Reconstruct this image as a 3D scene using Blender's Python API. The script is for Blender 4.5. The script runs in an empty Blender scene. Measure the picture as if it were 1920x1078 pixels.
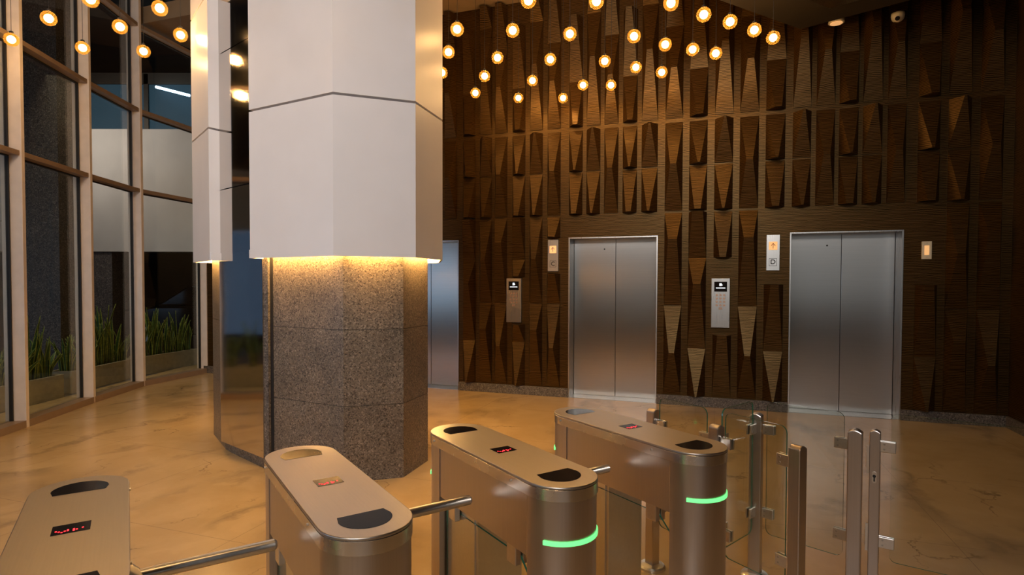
import bpy, bmesh, math, random
from mathutils import Vector, Matrix
R = math.radians
sc = bpy.context.scene
COL = sc.collection
random.seed(7)

# ------------------------------------------------------------------ camera, world, light, exposure
cam_d = bpy.data.cameras.new('camera'); cam = bpy.data.objects.new('camera', cam_d); COL.objects.link(cam)
cam_d.sensor_width = 36.0; cam_d.lens = 1100/1920*36
cam.location = (0, 0, 1.7)
cam.rotation_euler = (Matrix.Rotation(R(-1.45), 4, 'X') @ Matrix.Rotation(R(90), 4, 'X') @ Matrix.Rotation(R(0.15), 4, 'Z')).to_euler()
cam_d.shift_y = 0.0101
cam_d.clip_start = 0.02
sc.camera = cam
sc.view_settings.view_transform = 'Standard'; sc.view_settings.look = 'None'
sc.view_settings.gamma = 1.0; sc.view_settings.use_curve_mapping = False
sc.view_settings.exposure = 0.15
w = bpy.data.worlds.new('world'); sc.world = w; w.use_nodes = True
w.node_tree.nodes['Background'].inputs[0].default_value = (0.35, 0.45, 0.6, 1)
w.node_tree.nodes['Background'].inputs[1].default_value = 0.03

def lamp(name, kind, loc, energy, color, rot=(0, 0, 0), size=1, size_y=None, parent=None, **kw):
    d = bpy.data.lights.new(name, kind); d.energy = energy; d.color = color
    if kind == 'AREA':
        d.size = size
        if size_y: d.shape = 'RECTANGLE'; d.size_y = size_y
    elif kind in ('POINT', 'SPOT'):
        d.shadow_soft_size = size
    for k, v in kw.items(): setattr(d, k, v)
    o = bpy.data.objects.new(name, d); COL.objects.link(o); o.location = loc; o.rotation_euler = rot
    o.parent = parent
    return o
WARM = (1.0, 0.60, 0.26)
GLOBE_C = (1.0, 0.72, 0.45)
GLOBE_W = 24.0
# daylight entering through the tall entrance windows behind the camera
lamp('entrance_daylight', 'AREA', (-2.6, -5.4, 5.5), 225, (1.0, 0.96, 0.94), (R(79), 0, R(7)), 4.6, 1.7, spread=R(100))
lamp('entrance_daylight', 'AREA', (0.9, -5.9, 2.3), 19, (0.97, 1.0, 1.0), (R(90), 0, 0), 5.0, 2.6)
lamp('side_daylight', 'AREA', (-4.6, -3.0, 2.3), 18, (0.97, 1.0, 1.0), (R(90), 0, R(-90)), 4.2, 2.6)
# daylight from the street, coming in low through the glass on the left
lamp('street_daylight', 'AREA', (-13.5, -1.6, 1.9), 190, (0.42, 0.64, 1.0), (R(90), 0, R(-90)), 6.5, 2.4)
lamp('street_daylight', 'AREA', (-13.5, 6.9, 1.7), 6, (0.36, 0.56, 1.0), (R(90), 0, R(-90)), 4.6, 2.8)
# added warm spots, out of view, filling the floor around the turnstiles
for x, y, e_ in [(-2.4, 0.9, 80), (-0.2, 0.7, 90), (-3.6, 3.4, 60)]:
    lamp('downlight', 'SPOT', (x, y, 6.95), e_, WARM, (0, 0, 0), 0.12, spot_size=R(74), spot_blend=0.9)  # unseen fill spot, has no fitting of its own
# added outdoor fill lamps, unseen: this one brightens the white wall
lamp('outdoor_fill', 'AREA', (-9.3, 10.6, 5.4), 36, (1.0, 0.86, 0.78), (R(60), 0, R(-25)), 2.0, 1.0, spread=R(130))

lamp('outdoor_fill', 'AREA', (-7.2, 9.0, 5.0), 26, (1.0, 0.85, 0.6), (0, 0, 0), 0.5, 5.0, spread=R(90))  # second added fill, shining down to brighten the plants

# ------------------------------------------------------------------ materials
def new_mat(name):
    m = bpy.data.materials.new(name); m.use_nodes = True
    nt = m.node_tree; b = nt.nodes['Principled BSDF']
    return m, nt, b
def N(nt, t, **kw):
    n = nt.nodes.new(t)
    for k, v in kw.items():
        if hasattr(n, k): setattr(n, k, v)
        else: n.inputs[k].default_value = v
    return n
def ramp(nt, stops, interp='LINEAR'):
    r = nt.nodes.new('ShaderNodeValToRGB'); e = r.color_ramp.elements
    while len(e) < len(stops): e.new(0.5)
    for i, (p, c) in enumerate(stops):
        e[i].position = p; e[i].color = (*c, 1) if len(c) == 3 else c
    r.color_ramp.interpolation = interp
    return r
def coords(nt, scale=(1, 1, 1), rot=(0, 0, 0)):
    tc = nt.nodes.new('ShaderNodeTexCoord'); mp = nt.nodes.new('ShaderNodeMapping')
    mp.inputs['Scale'].default_value = scale; mp.inputs['Rotation'].default_value = rot
    nt.links.new(tc.outputs['Object'], mp.inputs['Vector'])
    return mp
def simple(name, col, rough=0.5, metal=0.0, var=0.06, scale=20, emis=None, strength=0.0, spec=0.5):
    m, nt, b = new_mat(name)
    mp = coords(nt); nz = N(nt, 'ShaderNodeTexNoise'); nz.inputs['Scale'].default_value = scale
    nt.links.new(mp.outputs[0], nz.inputs['Vector'])
    c1 = tuple(c*(1-var) for c in col); c2 = tuple(min(1, c*(1+var)) for c in col)
    rp = ramp(nt, [(0.3, c1), (0.7, c2)])
    nt.links.new(nz.outputs['Fac'], rp.inputs[0]); nt.links.new(rp.outputs[0], b.inputs['Base Color'])
    b.inputs['Roughness'].default_value = rough; b.inputs['Metallic'].default_value = metal
    b.inputs['Specular IOR Level'].default_value = spec
    if emis:
        b.inputs['Emission Color'].default_value = (*emis, 1); b.inputs['Emission Strength'].default_value = strength
    return m
def brushed(name, col, rough, aniso, grain=(3, 3, 400), arot=0.0, bump=0.02):
    m, nt, b = new_mat(name)
    mp = coords(nt, grain); nz = N(nt, 'ShaderNodeTexNoise'); nz.inputs['Scale'].default_value = 1.0
    nz.inputs['Detail'].default_value = 3
    nt.links.new(mp.outputs[0], nz.inputs['Vector'])
    c1 = tuple(c*0.94 for c in col)
    rp = ramp(nt, [(0.3, c1), (0.7, col)])
    nt.links.new(nz.outputs['Fac'], rp.inputs[0]); nt.links.new(rp.outputs[0], b.inputs['Base Color'])
    mr = N(nt, 'ShaderNodeMapRange'); mr.inputs['To Min'].default_value = rough*0.93; mr.inputs['To Max'].default_value = rough*1.07
    nt.links.new(nz.outputs['Fac'], mr.inputs['Value']); nt.links.new(mr.outputs[0], b.inputs['Roughness'])
    b.inputs['Metallic'].default_value = 1.0
    b.inputs['Anisotropic'].default_value = aniso; b.inputs['Anisotropic Rotation'].default_value = arot
    if aniso:
        ge = N(nt, 'ShaderNodeNewGeometry'); tg = N(nt, 'ShaderNodeVectorMath', operation='CROSS_PRODUCT'); tg.inputs[1].default_value = (0, 0, 1)
        nt.links.new(ge.outputs['Normal'], tg.inputs[0]); nt.links.new(tg.outputs[0], b.inputs['Tangent'])
    if bump:
        # slow waviness of sheet metal
        mp2 = coords(nt, (1.2, 1.2, 1.6)); n2 = N(nt, 'ShaderNodeTexNoise'); n2.inputs['Scale'].default_value = 1.3; n2.inputs['Detail'].default_value = 0
        nt.links.new(mp2.outputs[0], n2.inputs['Vector'])
        bp = N(nt, 'ShaderNodeBump'); bp.inputs['Strength'].default_value = bump*10; bp.inputs['Distance'].default_value = bump
        nt.links.new(n2.outputs['Fac'], bp.inputs['Height']); nt.links.new(bp.outputs[0], b.inputs['Normal'])
    return m
def granite(name, dark, mid, light, scale=1.0, rough=0.35, row=None):
    m, nt, b = new_mat(name)
    mp = coords(nt)
    v = N(nt, 'ShaderNodeTexVoronoi'); v.inputs['Scale'].default_value = 95*scale
    n1 = N(nt, 'ShaderNodeTexNoise'); n1.inputs['Scale'].default_value = 55*scale; n1.inputs['Detail'].default_value = 5; n1.inputs['Roughness'].default_value = 0.7
    n2 = N(nt, 'ShaderNodeTexNoise'); n2.inputs['Scale'].default_value = 3.0; n2.inputs['Detail'].default_value = 3
    for n in (v, n1, n2): nt.links.new(mp.outputs[0], n.inputs['Vector'])
    sep = N(nt, 'ShaderNodeSeparateColor'); nt.links.new(v.outputs['Color'], sep.inputs[0])
    mx = N(nt, 'ShaderNodeMath', operation='MULTIPLY_ADD'); mx.inputs[1].default_value = 0.45
    nt.links.new(sep.outputs[0], mx.inputs[0]); 
    m2 = N(nt, 'ShaderNodeMath', operation='MULTIPLY'); m2.inputs[1].default_value = 0.6
    nt.links.new(n1.outputs['Fac'], m2.inputs[0]); nt.links.new(m2.outputs[0], mx.inputs[2])
    rp = ramp(nt, [(0.30, dark), (0.45, mid), (0.62, mid), (0.80, light)])
    nt.links.new(mx.outputs[0], rp.inputs[0])
    mul = N(nt, 'ShaderNodeMix', data_type='RGBA', blend_type='MULTIPLY'); mul.inputs[0].default_value = 1.0
    r2 = ramp(nt, [(0.3, (0.72, 0.72, 0.72)), (0.7, (1, 1, 1))])
    nt.links.new(n2.outputs['Fac'], r2.inputs[0])
    nt.links.new(rp.outputs[0], mul.inputs[6]); nt.links.new(r2.outputs[0], mul.inputs[7])
    nt.links.new(mul.outputs[2], b.inputs['Base Color'])
    b.inputs['Roughness'].default_value = rough
    return m
def marble(name):
    m, nt, b = new_mat(name)
    L = nt.links.new
    mp = coords(nt, (1, 1, 1), (0, 0, R(-62)))
    warp = N(nt, 'ShaderNodeTexNoise'); warp.inputs['Scale'].default_value = 0.9; warp.inputs['Detail'].default_value = 6; warp.inputs['Roughness'].default_value = 0.62
    L(mp.outputs[0], warp.inputs['Vector'])
    vm = N(nt, 'ShaderNodeVectorMath', operation='MULTIPLY_ADD'); vm.inputs[1].default_value = (1.5, 1.5, 0)
    L(warp.outputs['Color'], vm.inputs[0]); L(mp.outputs[0], vm.inputs[2])
    # broad smoky veins: stretched along one direction
    st = N(nt, 'ShaderNodeMapping'); st.inputs['Scale'].default_value = (0.38, 1.5, 1); L(vm.outputs[0], st.inputs['Vector'])
    vo = N(nt, 'ShaderNodeTexVoronoi', feature='DISTANCE_TO_EDGE'); vo.inputs['Scale'].default_value = 0.75; L(st.outputs[0], vo.inputs['Vector'])
    r1 = ramp(nt, [(0.0, (1, 1, 1)), (0.012, (0.75, 0.75, 0.75)), (0.05, (0.45, 0.45, 0.45)), (0.085, (0, 0, 0))])
    L(vo.outputs['Distance'], r1.inputs[0])
    nb = N(nt, 'ShaderNodeTexNoise'); nb.inputs['Scale'].default_value = 1.1; nb.inputs['Detail'].default_value = 2
    L(mp.outputs[0], nb.inputs['Vector'])
    rb = ramp(nt, [(0.42, (0, 0, 0)), (0.6, (1, 1, 1))]); L(nb.outputs['Fac'], rb.inputs[0])
    m1 = N(nt, 'ShaderNodeMath', operation='MULTIPLY'); L(r1.outputs[0], m1.inputs[0]); L(rb.outputs[0], m1.inputs[1])
    # thin crack-like veins
    st2 = N(nt, 'ShaderNodeMapping'); st2.inputs['Scale'].default_value = (0.5, 1.1, 1); st2.inputs['Location'].default_value = (3, 7, 0); L(vm.outputs[0], st2.inputs['Vector'])
    v2 = N(nt, 'ShaderNodeTexVoronoi', feature='DISTANCE_TO_EDGE'); v2.inputs['Scale'].default_value = 1.1; L(st2.outputs[0], v2.inputs['Vector'])
    r2 = ramp(nt, [(0.0, (0.9, 0.9, 0.9)), (0.010, (0, 0, 0))]); L(v2.outputs['Distance'], r2.inputs[0])
    n3 = N(nt, 'ShaderNodeTexNoise'); n3.inputs['Scale'].default_value = 1.9; L(mp.outputs[0], n3.inputs['Vector'])
    r3 = ramp(nt, [(0.5, (0, 0, 0)), (0.66, (1, 1, 1))]); L(n3.outputs['Fac'], r3.inputs[0])
    m2 = N(nt, 'ShaderNodeMath', operation='MULTIPLY'); L(r2.outputs[0], m2.inputs[0]); L(r3.outputs[0], m2.inputs[1])
    # base mottling
    nm = N(nt, 'ShaderNodeTexNoise'); nm.inputs['Scale'].default_value = 2.2; nm.inputs['Detail'].default_value = 5; L(vm.outputs[0], nm.inputs['Vector'])
    rm = ramp(nt, [(0.3, (0.48, 0.315, 0.145)), (0.7, (0.57, 0.39, 0.20))]); L(nm.outputs['Fac'], rm.inputs[0])
    x1 = N(nt, 'ShaderNodeMix', data_type='RGBA'); x1.inputs[7].default_value = (0.20, 0.135, 0.075, 1)
    s1 = N(nt, 'ShaderNodeMath', operation='MULTIPLY'); s1.inputs[1].default_value = 0.6; L(m1.outputs[0], s1.inputs[0])
    L(s1.outputs[0], x1.inputs[0]); L(rm.outputs[0], x1.inputs[6])
    x2 = N(nt, 'ShaderNodeMix', data_type='RGBA'); x2.inputs[7].default_value = (0.12, 0.07, 0.035, 1)
    s2 = N(nt, 'ShaderNodeMath', operation='MULTIPLY'); s2.inputs[1].default_value = 0.85; L(m2.outputs[0], s2.inputs[0])
    L(s2.outputs[0], x2.inputs[0]); L(x1.outputs[2], x2.inputs[6])
    # tile joints, laid square to the lift wall
    mj = coords(nt, (1, 1, 1), (0, 0, R(19.14)))
    br = N(nt, 'ShaderNodeTexBrick', offset=0.0); br.inputs['Scale'].default_value = 1.0
    br.inputs['Brick Width'].default_value = 1.5; br.inputs['Row Height'].default_value = 1.5
    br.inputs['Mortar Size'].default_value = 0.0022; br.inputs['Mortar Smooth'].default_value = 0.0
    br.inputs['Color1'].default_value = (0, 0, 0, 1); br.inputs['Color2'].default_value = (0, 0, 0, 1); br.inputs['Mortar'].default_value = (1, 1, 1, 1)
    L(mj.outputs[0], br.inputs['Vector'])
    x3 = N(nt, 'ShaderNodeMix', data_type='RGBA'); x3.inputs[7].default_value = (0.25, 0.17, 0.1, 1)
    s3 = N(nt, 'ShaderNodeMath', operation='MULTIPLY'); s3.inputs[1].default_value = 0.7; L(br.outputs['Color'], s3.inputs[0])
    L(s3.outputs[0], x3.inputs[0]); L(x2.outputs[2], x3.inputs[6])
    L(x3.outputs[2], b.inputs['Base Color'])
    b.inputs['Roughness'].default_value = 0.24
    b.inputs['Specular IOR Level'].default_value = 0.5
    return m
def wood(name, dark, light, rough=0.33):
    m, nt, b = new_mat(name); L = nt.links.new
    mp = coords(nt, (1, 1, 1))
    geo = N(nt, 'ShaderNodeNewGeometry')
    # board-to-board shift from the face normal and position bands
    wn = N(nt, 'ShaderNodeTexNoise'); wn.inputs['Scale'].default_value = 0.9; wn.inputs['Detail'].default_value = 2
    mps = N(nt, 'ShaderNodeMapping'); mps.inputs['Scale'].default_value = (2.2, 2.2, 6); L(mp.outputs[0], mps.inputs['Vector']); L(mps.outputs[0], wn.inputs['Vector'])
    ad = N(nt, 'ShaderNodeVectorMath', operation='MULTIPLY_ADD'); ad.inputs[1].default_value = (0.0, 0.0, 0.07); L(wn.outputs['Color'], ad.inputs[0]); L(mp.outputs[0], ad.inputs[2])
    wv = N(nt, 'ShaderNodeTexWave', wave_type='BANDS', bands_direction='Z'); wv.inputs['Scale'].default_value = 17; wv.inputs['Distortion'].default_value = 1.6
    wv.inputs['Detail'].default_value = 3; wv.inputs['Detail Scale'].default_value = 1.6; L(ad.outputs[0], wv.inputs['Vector'])
    fn = N(nt, 'ShaderNodeTexNoise'); fn.inputs['Scale'].default_value = 1.0; fn.inputs['Detail'].default_value = 4
    mf = N(nt, 'ShaderNodeMapping'); mf.inputs['Scale'].default_value = (4, 4, 190); L(mp.outputs[0], mf.inputs['Vector']); L(mf.outputs[0], fn.inputs['Vector'])
    av = N(nt, 'ShaderNodeMath', operation='MULTIPLY_ADD'); av.inputs[1].default_value = 0.45; L(wv.outputs['Fac'], av.inputs[0])
    a2 = N(nt, 'ShaderNodeMath', operation='MULTIPLY'); a2.inputs[1].default_value = 0.55; L(fn.outputs['Fac'], a2.inputs[0]); L(a2.outputs[0], av.inputs[2])
    rp = ramp(nt, [(0.2, dark), (0.7, light)]); L(av.outputs[0], rp.inputs[0])
    L(rp.outputs[0], b.inputs['Base Color'])
    b.inputs['Roughness'].default_value = rough; b.inputs['Specular Tint'].default_value = (1.0, 0.64, 0.27, 1)
    rs = N(nt, 'ShaderNodeMapRange'); rs.inputs['From Min'].default_value = 0.2; rs.inputs['From Max'].default_value = 0.7; rs.inputs['To Min'].default_value = 0.06; rs.inputs['To Max'].default_value = 0.80
    L(av.outputs[0], rs.inputs['Value']); L(rs.outputs[0], b.inputs['Specular IOR Level'])
    bp = N(nt, 'ShaderNodeBump'); bp.inputs['Strength'].default_value = 0.02; bp.inputs['Distance'].default_value = 0.0002
    L(fn.outputs['Fac'], bp.inputs['Height']); L(bp.outputs[0], b.inputs['Normal'])
    return m
def glass(name, tint=(0.93, 0.97, 0.94), refl=1.0, rough=0.0):
    m = bpy.data.materials.new(name); m.use_nodes = True; nt = m.node_tree; nt.nodes.clear(); L = nt.links.new
    out = N(nt, 'ShaderNodeOutputMaterial'); tr = N(nt, 'ShaderNodeBsdfTransparent'); gl = N(nt, 'ShaderNodeBsdfGlossy')
    lw = N(nt, 'ShaderNodeLayerWeight'); lw.inputs['Blend'].default_value = 0.5
    pw = N(nt, 'ShaderNodeMath', operation='POWER'); pw.inputs[1].default_value = 5; L(lw.outputs['Facing'], pw.inputs[0])
    fr = N(nt, 'ShaderNodeMath', operation='MULTIPLY_ADD'); fr.inputs[1].default_value = 0.93; fr.inputs[2].default_value = 0.045; L(pw.outputs[0], fr.inputs[0])
    nz = N(nt, 'ShaderNodeTexNoise'); nz.inputs['Scale'].default_value = 2.0; mp = coords(nt); L(mp.outputs[0], nz.inputs['Vector'])
    c2 = tuple(c*0.985 for c in tint); rp = ramp(nt, [(0.3, c2), (0.7, tint)]); L(nz.outputs['Fac'], rp.inputs[0]); L(rp.outputs[0], tr.inputs['Color'])
    mt = N(nt, 'ShaderNodeMath', operation='MULTIPLY'); mt.inputs[1].default_value = refl; L(fr.outputs[0], mt.inputs[0])
    mx = N(nt, 'ShaderNodeMixShader'); gl.inputs['Roughness'].default_value = rough; gl.inputs['Color'].default_value = (1, 1, 1, 1)
    L(mt.outputs[0], mx.inputs[0]); L(tr.outputs[0], mx.inputs[1]); L(gl.outputs[0], mx.inputs[2]); L(mx.outputs[0], out.inputs[0])
    return m
def globe_glass(name):
    # moulded amber glass: diamond pattern, lets the bulb shine through
    m = bpy.data.materials.new(name); m.use_nodes = True; nt = m.node_tree; nt.nodes.clear(); L = nt.links.new
    out = N(nt, 'ShaderNodeOutputMaterial'); tr = N(nt, 'ShaderNodeBsdfTransparent'); gl = N(nt, 'ShaderNodeBsdfGlossy'); tl = N(nt, 'ShaderNodeBsdfTranslucent')
    vo = N(nt, 'ShaderNodeTexVoronoi', feature='DISTANCE_TO_EDGE'); vo.inputs['Scale'].default_value = 100; mp = coords(nt); L(mp.outputs[0], vo.inputs['Vector'])
    rp = ramp(nt, [(0.0, (0.70, 0.42, 0.12)), (0.14, (1.0, 0.86, 0.58))]); L(vo.outputs['Distance'], rp.inputs[0])
    L(rp.outputs[0], tr.inputs['Color']); r3 = ramp(nt, [(0.0, (0.75, 0.26, 0.03)), (0.2, (1.0, 0.60, 0.12))]); L(vo.outputs['Distance'], r3.inputs[0]); L(r3.outputs[0], tl.inputs['Color'])
    gl.inputs['Roughness'].default_value = 0.08
    m1 = N(nt, 'ShaderNodeMixShader'); m1.inputs[0].default_value = 0.13; L(tr.outputs[0], m1.inputs[1]); L(tl.outputs[0], m1.inputs[2])
    m2 = N(nt, 'ShaderNodeMixShader'); m2.inputs[0].default_value = 0.06; L(m1.outputs[0], m2.inputs[1]); L(gl.outputs[0], m2.inputs[2])
    L(m2.outputs[0], out.inputs[0])
    return m
def emit(name, col, strength):
    m, nt, b = new_mat(name)
    b.inputs['Base Color'].default_value = (*[min(1, c) for c in col], 1)
    b.inputs['Emission Color'].default_value = (*col, 1); b.inputs['Emission Strength'].default_value = strength
    return m

M = {}
M['steel'] = brushed('brushed_steel', (0.64, 0.57, 0.52), 0.33, 0.5, (250, 250, 2), 0.0, 0.0)
M['steel_rim'] = brushed('rim_steel', (0.80, 0.75, 0.70), 0.27, 0.0, (12, 12, 12), 0.0, 0.0)
M['steel_top'] = brushed('brushed_steel_top', (0.55, 0.49, 0.43), 0.36, 0.0, (200, 3, 3), 0.0, 0.002)
M['steel_bar'] = brushed('polished_steel', (0.80, 0.75, 0.69), 0.3, 0.0, (80, 80, 80), 0.0, 0.0)
M['door_steel'] = brushed('lift_door_steel', (0.52, 0.50, 0.47), 0.30, 0.88, (2, 2, 160), 0.0, 0.002)
M['frame_steel'] = brushed('frame_steel', (0.55, 0.53, 0.5), 0.28, 0.0, (100, 100, 3), 0.0, 0.0)
M['mirror'] = brushed('mirror_steel', (0.66, 0.63, 0.60), 0.07, 0.0, (3, 3, 3), 0.0, 0.010)
M['granite'] = granite('column_granite', (0.045, 0.032, 0.022), (0.175, 0.134, 0.096), (0.36, 0.29, 0.22), 1.15)
M['granite_dark'] = granite('plinth_granite', (0.03, 0.025, 0.02), (0.13, 0.105, 0.085), (0.30, 0.26, 0.22), 1.0, 0.4)
M['granite_out'] = granite('outdoor_granite', (0.02, 0.017, 0.015), (0.10, 0.08, 0.07), (0.28, 0.24, 0.2), 0.8, 0.5)
M['marble'] = marble('marble_floor')
M['wood'] = wood('ebony_veneer', (0.002, 0.0009, 0.0003), (0.058, 0.0265, 0.0058), 0.36)
M['clad'] = simple('white_metal_cladding', (0.82, 0.775, 0.765), 0.30, 0.0, 0.02, 3)
M['fin'] = simple('daylit_mullion', (0.78, 0.67, 0.58), 0.42, 0.05, 0.05, 8)  # pale copy of the frame metal, daylight on the near faces put into the colour
M['bronze'] = simple('dark_bronze_transom', (0.36, 0.25, 0.17), 0.4, 0.3, 0.06, 8)  # same frame metal in its browner tone, without that daylight
M['glass_wall'] = glass('curtain_wall_glass', (0.88, 0.90, 0.87), 1.0)
M['glass'] = glass('barrier_glass', (0.95, 0.97, 0.95), 0.9)
M['glass_edge'] = simple('green_glass_edge', (0.03, 0.12, 0.07), 0.1, 0.0, 0.1, 30)
M['black'] = simple('black_acrylic', (0.012, 0.010, 0.010), 0.12, 0.0, 0.1, 30, spec=0.1)
M['dark'] = simple('dark_joint', (0.01, 0.008, 0.007), 0.6, 0.0, 0.1, 30)
M['soffit'] = simple('dark_soffit_paint', (0.035, 0.027, 0.020), 0.6, 0.0, 0.05, 4)
M['ceil_brown'] = simple('brown_ceiling_paint', (0.28, 0.19, 0.11), 0.6, 0.0, 0.08, 4)
M['white_wall'] = simple('white_render', (0.62, 0.58, 0.55), 0.8, 0.0, 0.05, 2)
M['dark_wall'] = simple('dark_render', (0.03, 0.028, 0.03), 0.8, 0.0, 0.1, 2)
M['paving'] = simple('outdoor_paving', (0.06, 0.05, 0.042), 0.7, 0.0, 0.2, 5)
M['planter'] = simple('cast_concrete_planter', (0.42, 0.36, 0.24), 0.75, 0.0, 0.12, 12)
M['soil'] = simple('potting_soil', (0.03, 0.02, 0.012), 0.95, 0.0, 0.4, 60)
M['bulb'] = emit('globe_bulb', (1.0, 0.72, 0.36), 22.0)
M['globe'] = globe_glass('amber_globe_glass')
M['led'] = emit('warm_led', (1.0, 0.58, 0.18), 190.0)
M['green'] = emit('green_led', (0.16, 1.0, 0.25), 1.1)
M['red'] = emit('red_led', (1.0, 0.02, 0.03), 3.0)
M['screen_light'] = emit('screen_pixels', (0.8, 0.9, 1.0), 1.1)
M['amber_lit'] = emit('lantern_lit', (1.0, 0.55, 0.22), 0.55)
M['blue_glass'] = simple('blue_office_glass', (0.02, 0.035, 0.05), 0.6, 0.0, 0.2, 1, (0.07, 0.16, 0.24), 0.25, 0.1)
M['tube'] = emit('fluorescent_tube', (0.55, 0.78, 1.0), 6.0)
M['ivory'] = simple('ivory_plastic', (0.75, 0.68, 0.5), 0.35, 0.0, 0.04, 10)
M['card'] = simple('copper_button', (0.5, 0.34, 0.25), 0.35, 0.6, 0.1, 60)
M['car'] = simple('black_car_paint', (0.02, 0.021, 0.024), 0.12, 0.0, 0.1, 5)
M['rubber'] = simple('tyre_rubber', (0.015, 0.015, 0.015), 0.8, 0.0, 0.1, 30)
def leaf_mat():
    m, nt, b = new_mat('snake_plant_leaf'); L = nt.links.new
    tc = N(nt, 'ShaderNodeTexCoord'); sp = N(nt, 'ShaderNodeSeparateXYZ'); L(tc.outputs['UV'], sp.inputs[0])
    ab = N(nt, 'ShaderNodeMath', operation='SUBTRACT'); ab.inputs[1].default_value = 0.5; L(sp.outputs[0], ab.inputs[0])
    a2 = N(nt, 'ShaderNodeMath', operation='ABSOLUTE'); L(ab.outputs[0], a2.inputs[0])
    rp = ramp(nt, [(0.30, (0.025, 0.10, 0.018)), (0.36, (0.42, 0.48, 0.08))]); L(a2.outputs[0], rp.inputs[0])
    mp = coords(nt, (6, 6, 45)); nz = N(nt, 'ShaderNodeTexNoise'); nz.inputs['Scale'].default_value = 1; L(mp.outputs[0], nz.inputs['Vector'])
    r2 = ramp(nt, [(0.4, (0.5, 0.55, 0.5)), (0.6, (1, 1, 1))]); L(nz.outputs['Fac'], r2.inputs[0])
    mx = N(nt, 'ShaderNodeMix', data_type='RGBA', blend_type='MULTIPLY'); mx.inputs[0].default_value = 0.8; L(rp.outputs[0], mx.inputs[6]); L(r2.outputs[0], mx.inputs[7])
    L(mx.outputs[2], b.inputs['Base Color']); b.inputs['Roughness'].default_value = 0.4
    return m
M['leaf'] = leaf_mat()

# ------------------------------------------------------------------ mesh helpers
class MB:
    def __init__(s): s.v = []; s.f = []; s.mi = []; s.uv = None
    def add(s, vs, fs, mi=0):
        o = len(s.v); s.v += [tuple(p) for p in vs]; s.f += [tuple(i+o for i in f) for f in fs]; s.mi += [mi]*len(fs); return s
    def quad(s, a, b, c, d, mi=0): return s.add([a, b, c, d], [(0, 1, 2, 3)], mi)
    def box(s, x0, x1, y0, y1, z0, z1, mi=0):
        v = [(x, y, z) for z in (z0, z1) for y in (y0, y1) for x in (x0, x1)]
        return s.add(v, [(0, 2, 3, 1), (4, 5, 7, 6), (0, 1, 5, 4), (2, 6, 7, 3), (0, 4, 6, 2), (1, 3, 7, 5)], mi)
    def prism(s, poly, z0, z1, mi=0, caps=True):
        n = len(poly); a = sum(poly[i][0]*poly[(i+1) % n][1]-poly[(i+1) % n][0]*poly[i][1] for i in range(n))
        if a < 0: poly = poly[::-1]
        v = [(x, y, z0) for x, y in poly]+[(x, y, z1) for x, y in poly]
        f = [(i, (i+1) % n, n+(i+1) % n, n+i) for i in range(n)]
        if caps: f += [tuple(range(n-1, -1, -1)), tuple(range(n, 2*n))]
        return s.add(v, f, mi)
    def tube(s, a, b, r, n=20, r2=None, mi=0, caps=True):
        a = Vector(a); b = Vector(b); d = (b-a).normalized(); r2 = r if r2 is None else r2
        u = d.orthogonal().normalized(); w_ = d.cross(u)
        v = []
        for c, rr in ((a, r), (b, r2)):
            for i in range(n):
                t = 2*math.pi*i/n; v.append(c+(u*math.cos(t)+w_*math.sin(t))*rr)
        f = [(i, (i+1) % n, n+(i+1) % n, n+i) for i in range(n)]
        if caps: f += [tuple(range(n-1, -1, -1)), tuple(range(n, 2*n))]
        return s.add(v, f, mi)
    def lathe(s, prof, c=(0, 0, 0), n=24, mi=0):
        v = []; f = []
        for r, z in prof:
            for i in range(n):
                t = 2*math.pi*i/n; v.append((c[0]+r*math.cos(t), c[1]+r*math.sin(t), c[2]+z))
        for k in range(len(prof)-1):
            for i in range(n):
                j = (i+1) % n; f.append((k*n+i, k*n+j, (k+1)*n+j, (k+1)*n+i))
        f += [tuple(range(n-1, -1, -1)), tuple((len(prof)-1)*n+i for i in range(n))]
        return s.add(v, f, mi)
    def build(s, name, mat, parent=None, smooth=False, bevel=0, seg=2, fix=True):
        me = bpy.data.meshes.new(name); me.from_pydata(s.v, [], s.f)
        mats = mat if isinstance(mat, (list, tuple)) else [mat]
        for m in mats: me.materials.append(M[m])
        for p, i in zip(me.polygons, s.mi): p.material_index = i
        if fix:
            bm = bmesh.new(); bm.from_mesh(me); bmesh.ops.remove_doubles(bm, verts=bm.verts, dist=1e-6); bmesh.ops.recalc_face_normals(bm, faces=bm.faces); bm.to_mesh(me); bm.free()
        o = bpy.data.objects.new(name, me); COL.objects.link(o); o.parent = parent
        if smooth:
            for p in me.polygons: p.use_smooth = True
            if smooth != 'full': me.set_sharp_from_angle(angle=R(35))
        if bevel:
            b = o.modifiers.new('bevel', 'BEVEL'); b.width = bevel; b.segments = seg; b.limit_method = 'ANGLE'; b.angle_limit = R(40)
        return o
def empty(name, loc=(0, 0, 0), rz=0.0, label=None, cat=None, group=None, kind=None):
    o = bpy.data.objects.new(name, None); o.empty_display_size = 0.1; COL.objects.link(o); o.location = loc; o.rotation_euler = (0, 0, rz)
    return tag(o, label, cat, group, kind)
def tag(o, label=None, cat=None, group=None, kind=None):
    if label: o['label'] = label
    if cat: o['category'] = cat
    if group: o['group'] = group
    if kind: o['kind'] = kind
    return o
def copy_tree(o, parent=None):
    c = o.copy(); COL.objects.link(c); c.parent = parent
    for ch in list(o.children): copy_tree(ch, c)
    return c
def stadium(hw, y0, y1, n=14, r=None):
    """outline, straight sides, half-round ends at y0 and y1 (hw = half width)"""
    p = []
    for i in range(n+1):
        t = math.pi+math.pi*i/n; p.append((hw*math.cos(t), y0+hw+hw*math.sin(t)))
    for i in range(n+1):
        t = math.pi*i/n; p.append((hw*math.cos(t), y1-hw+hw*math.sin(t)))
    return p

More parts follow.
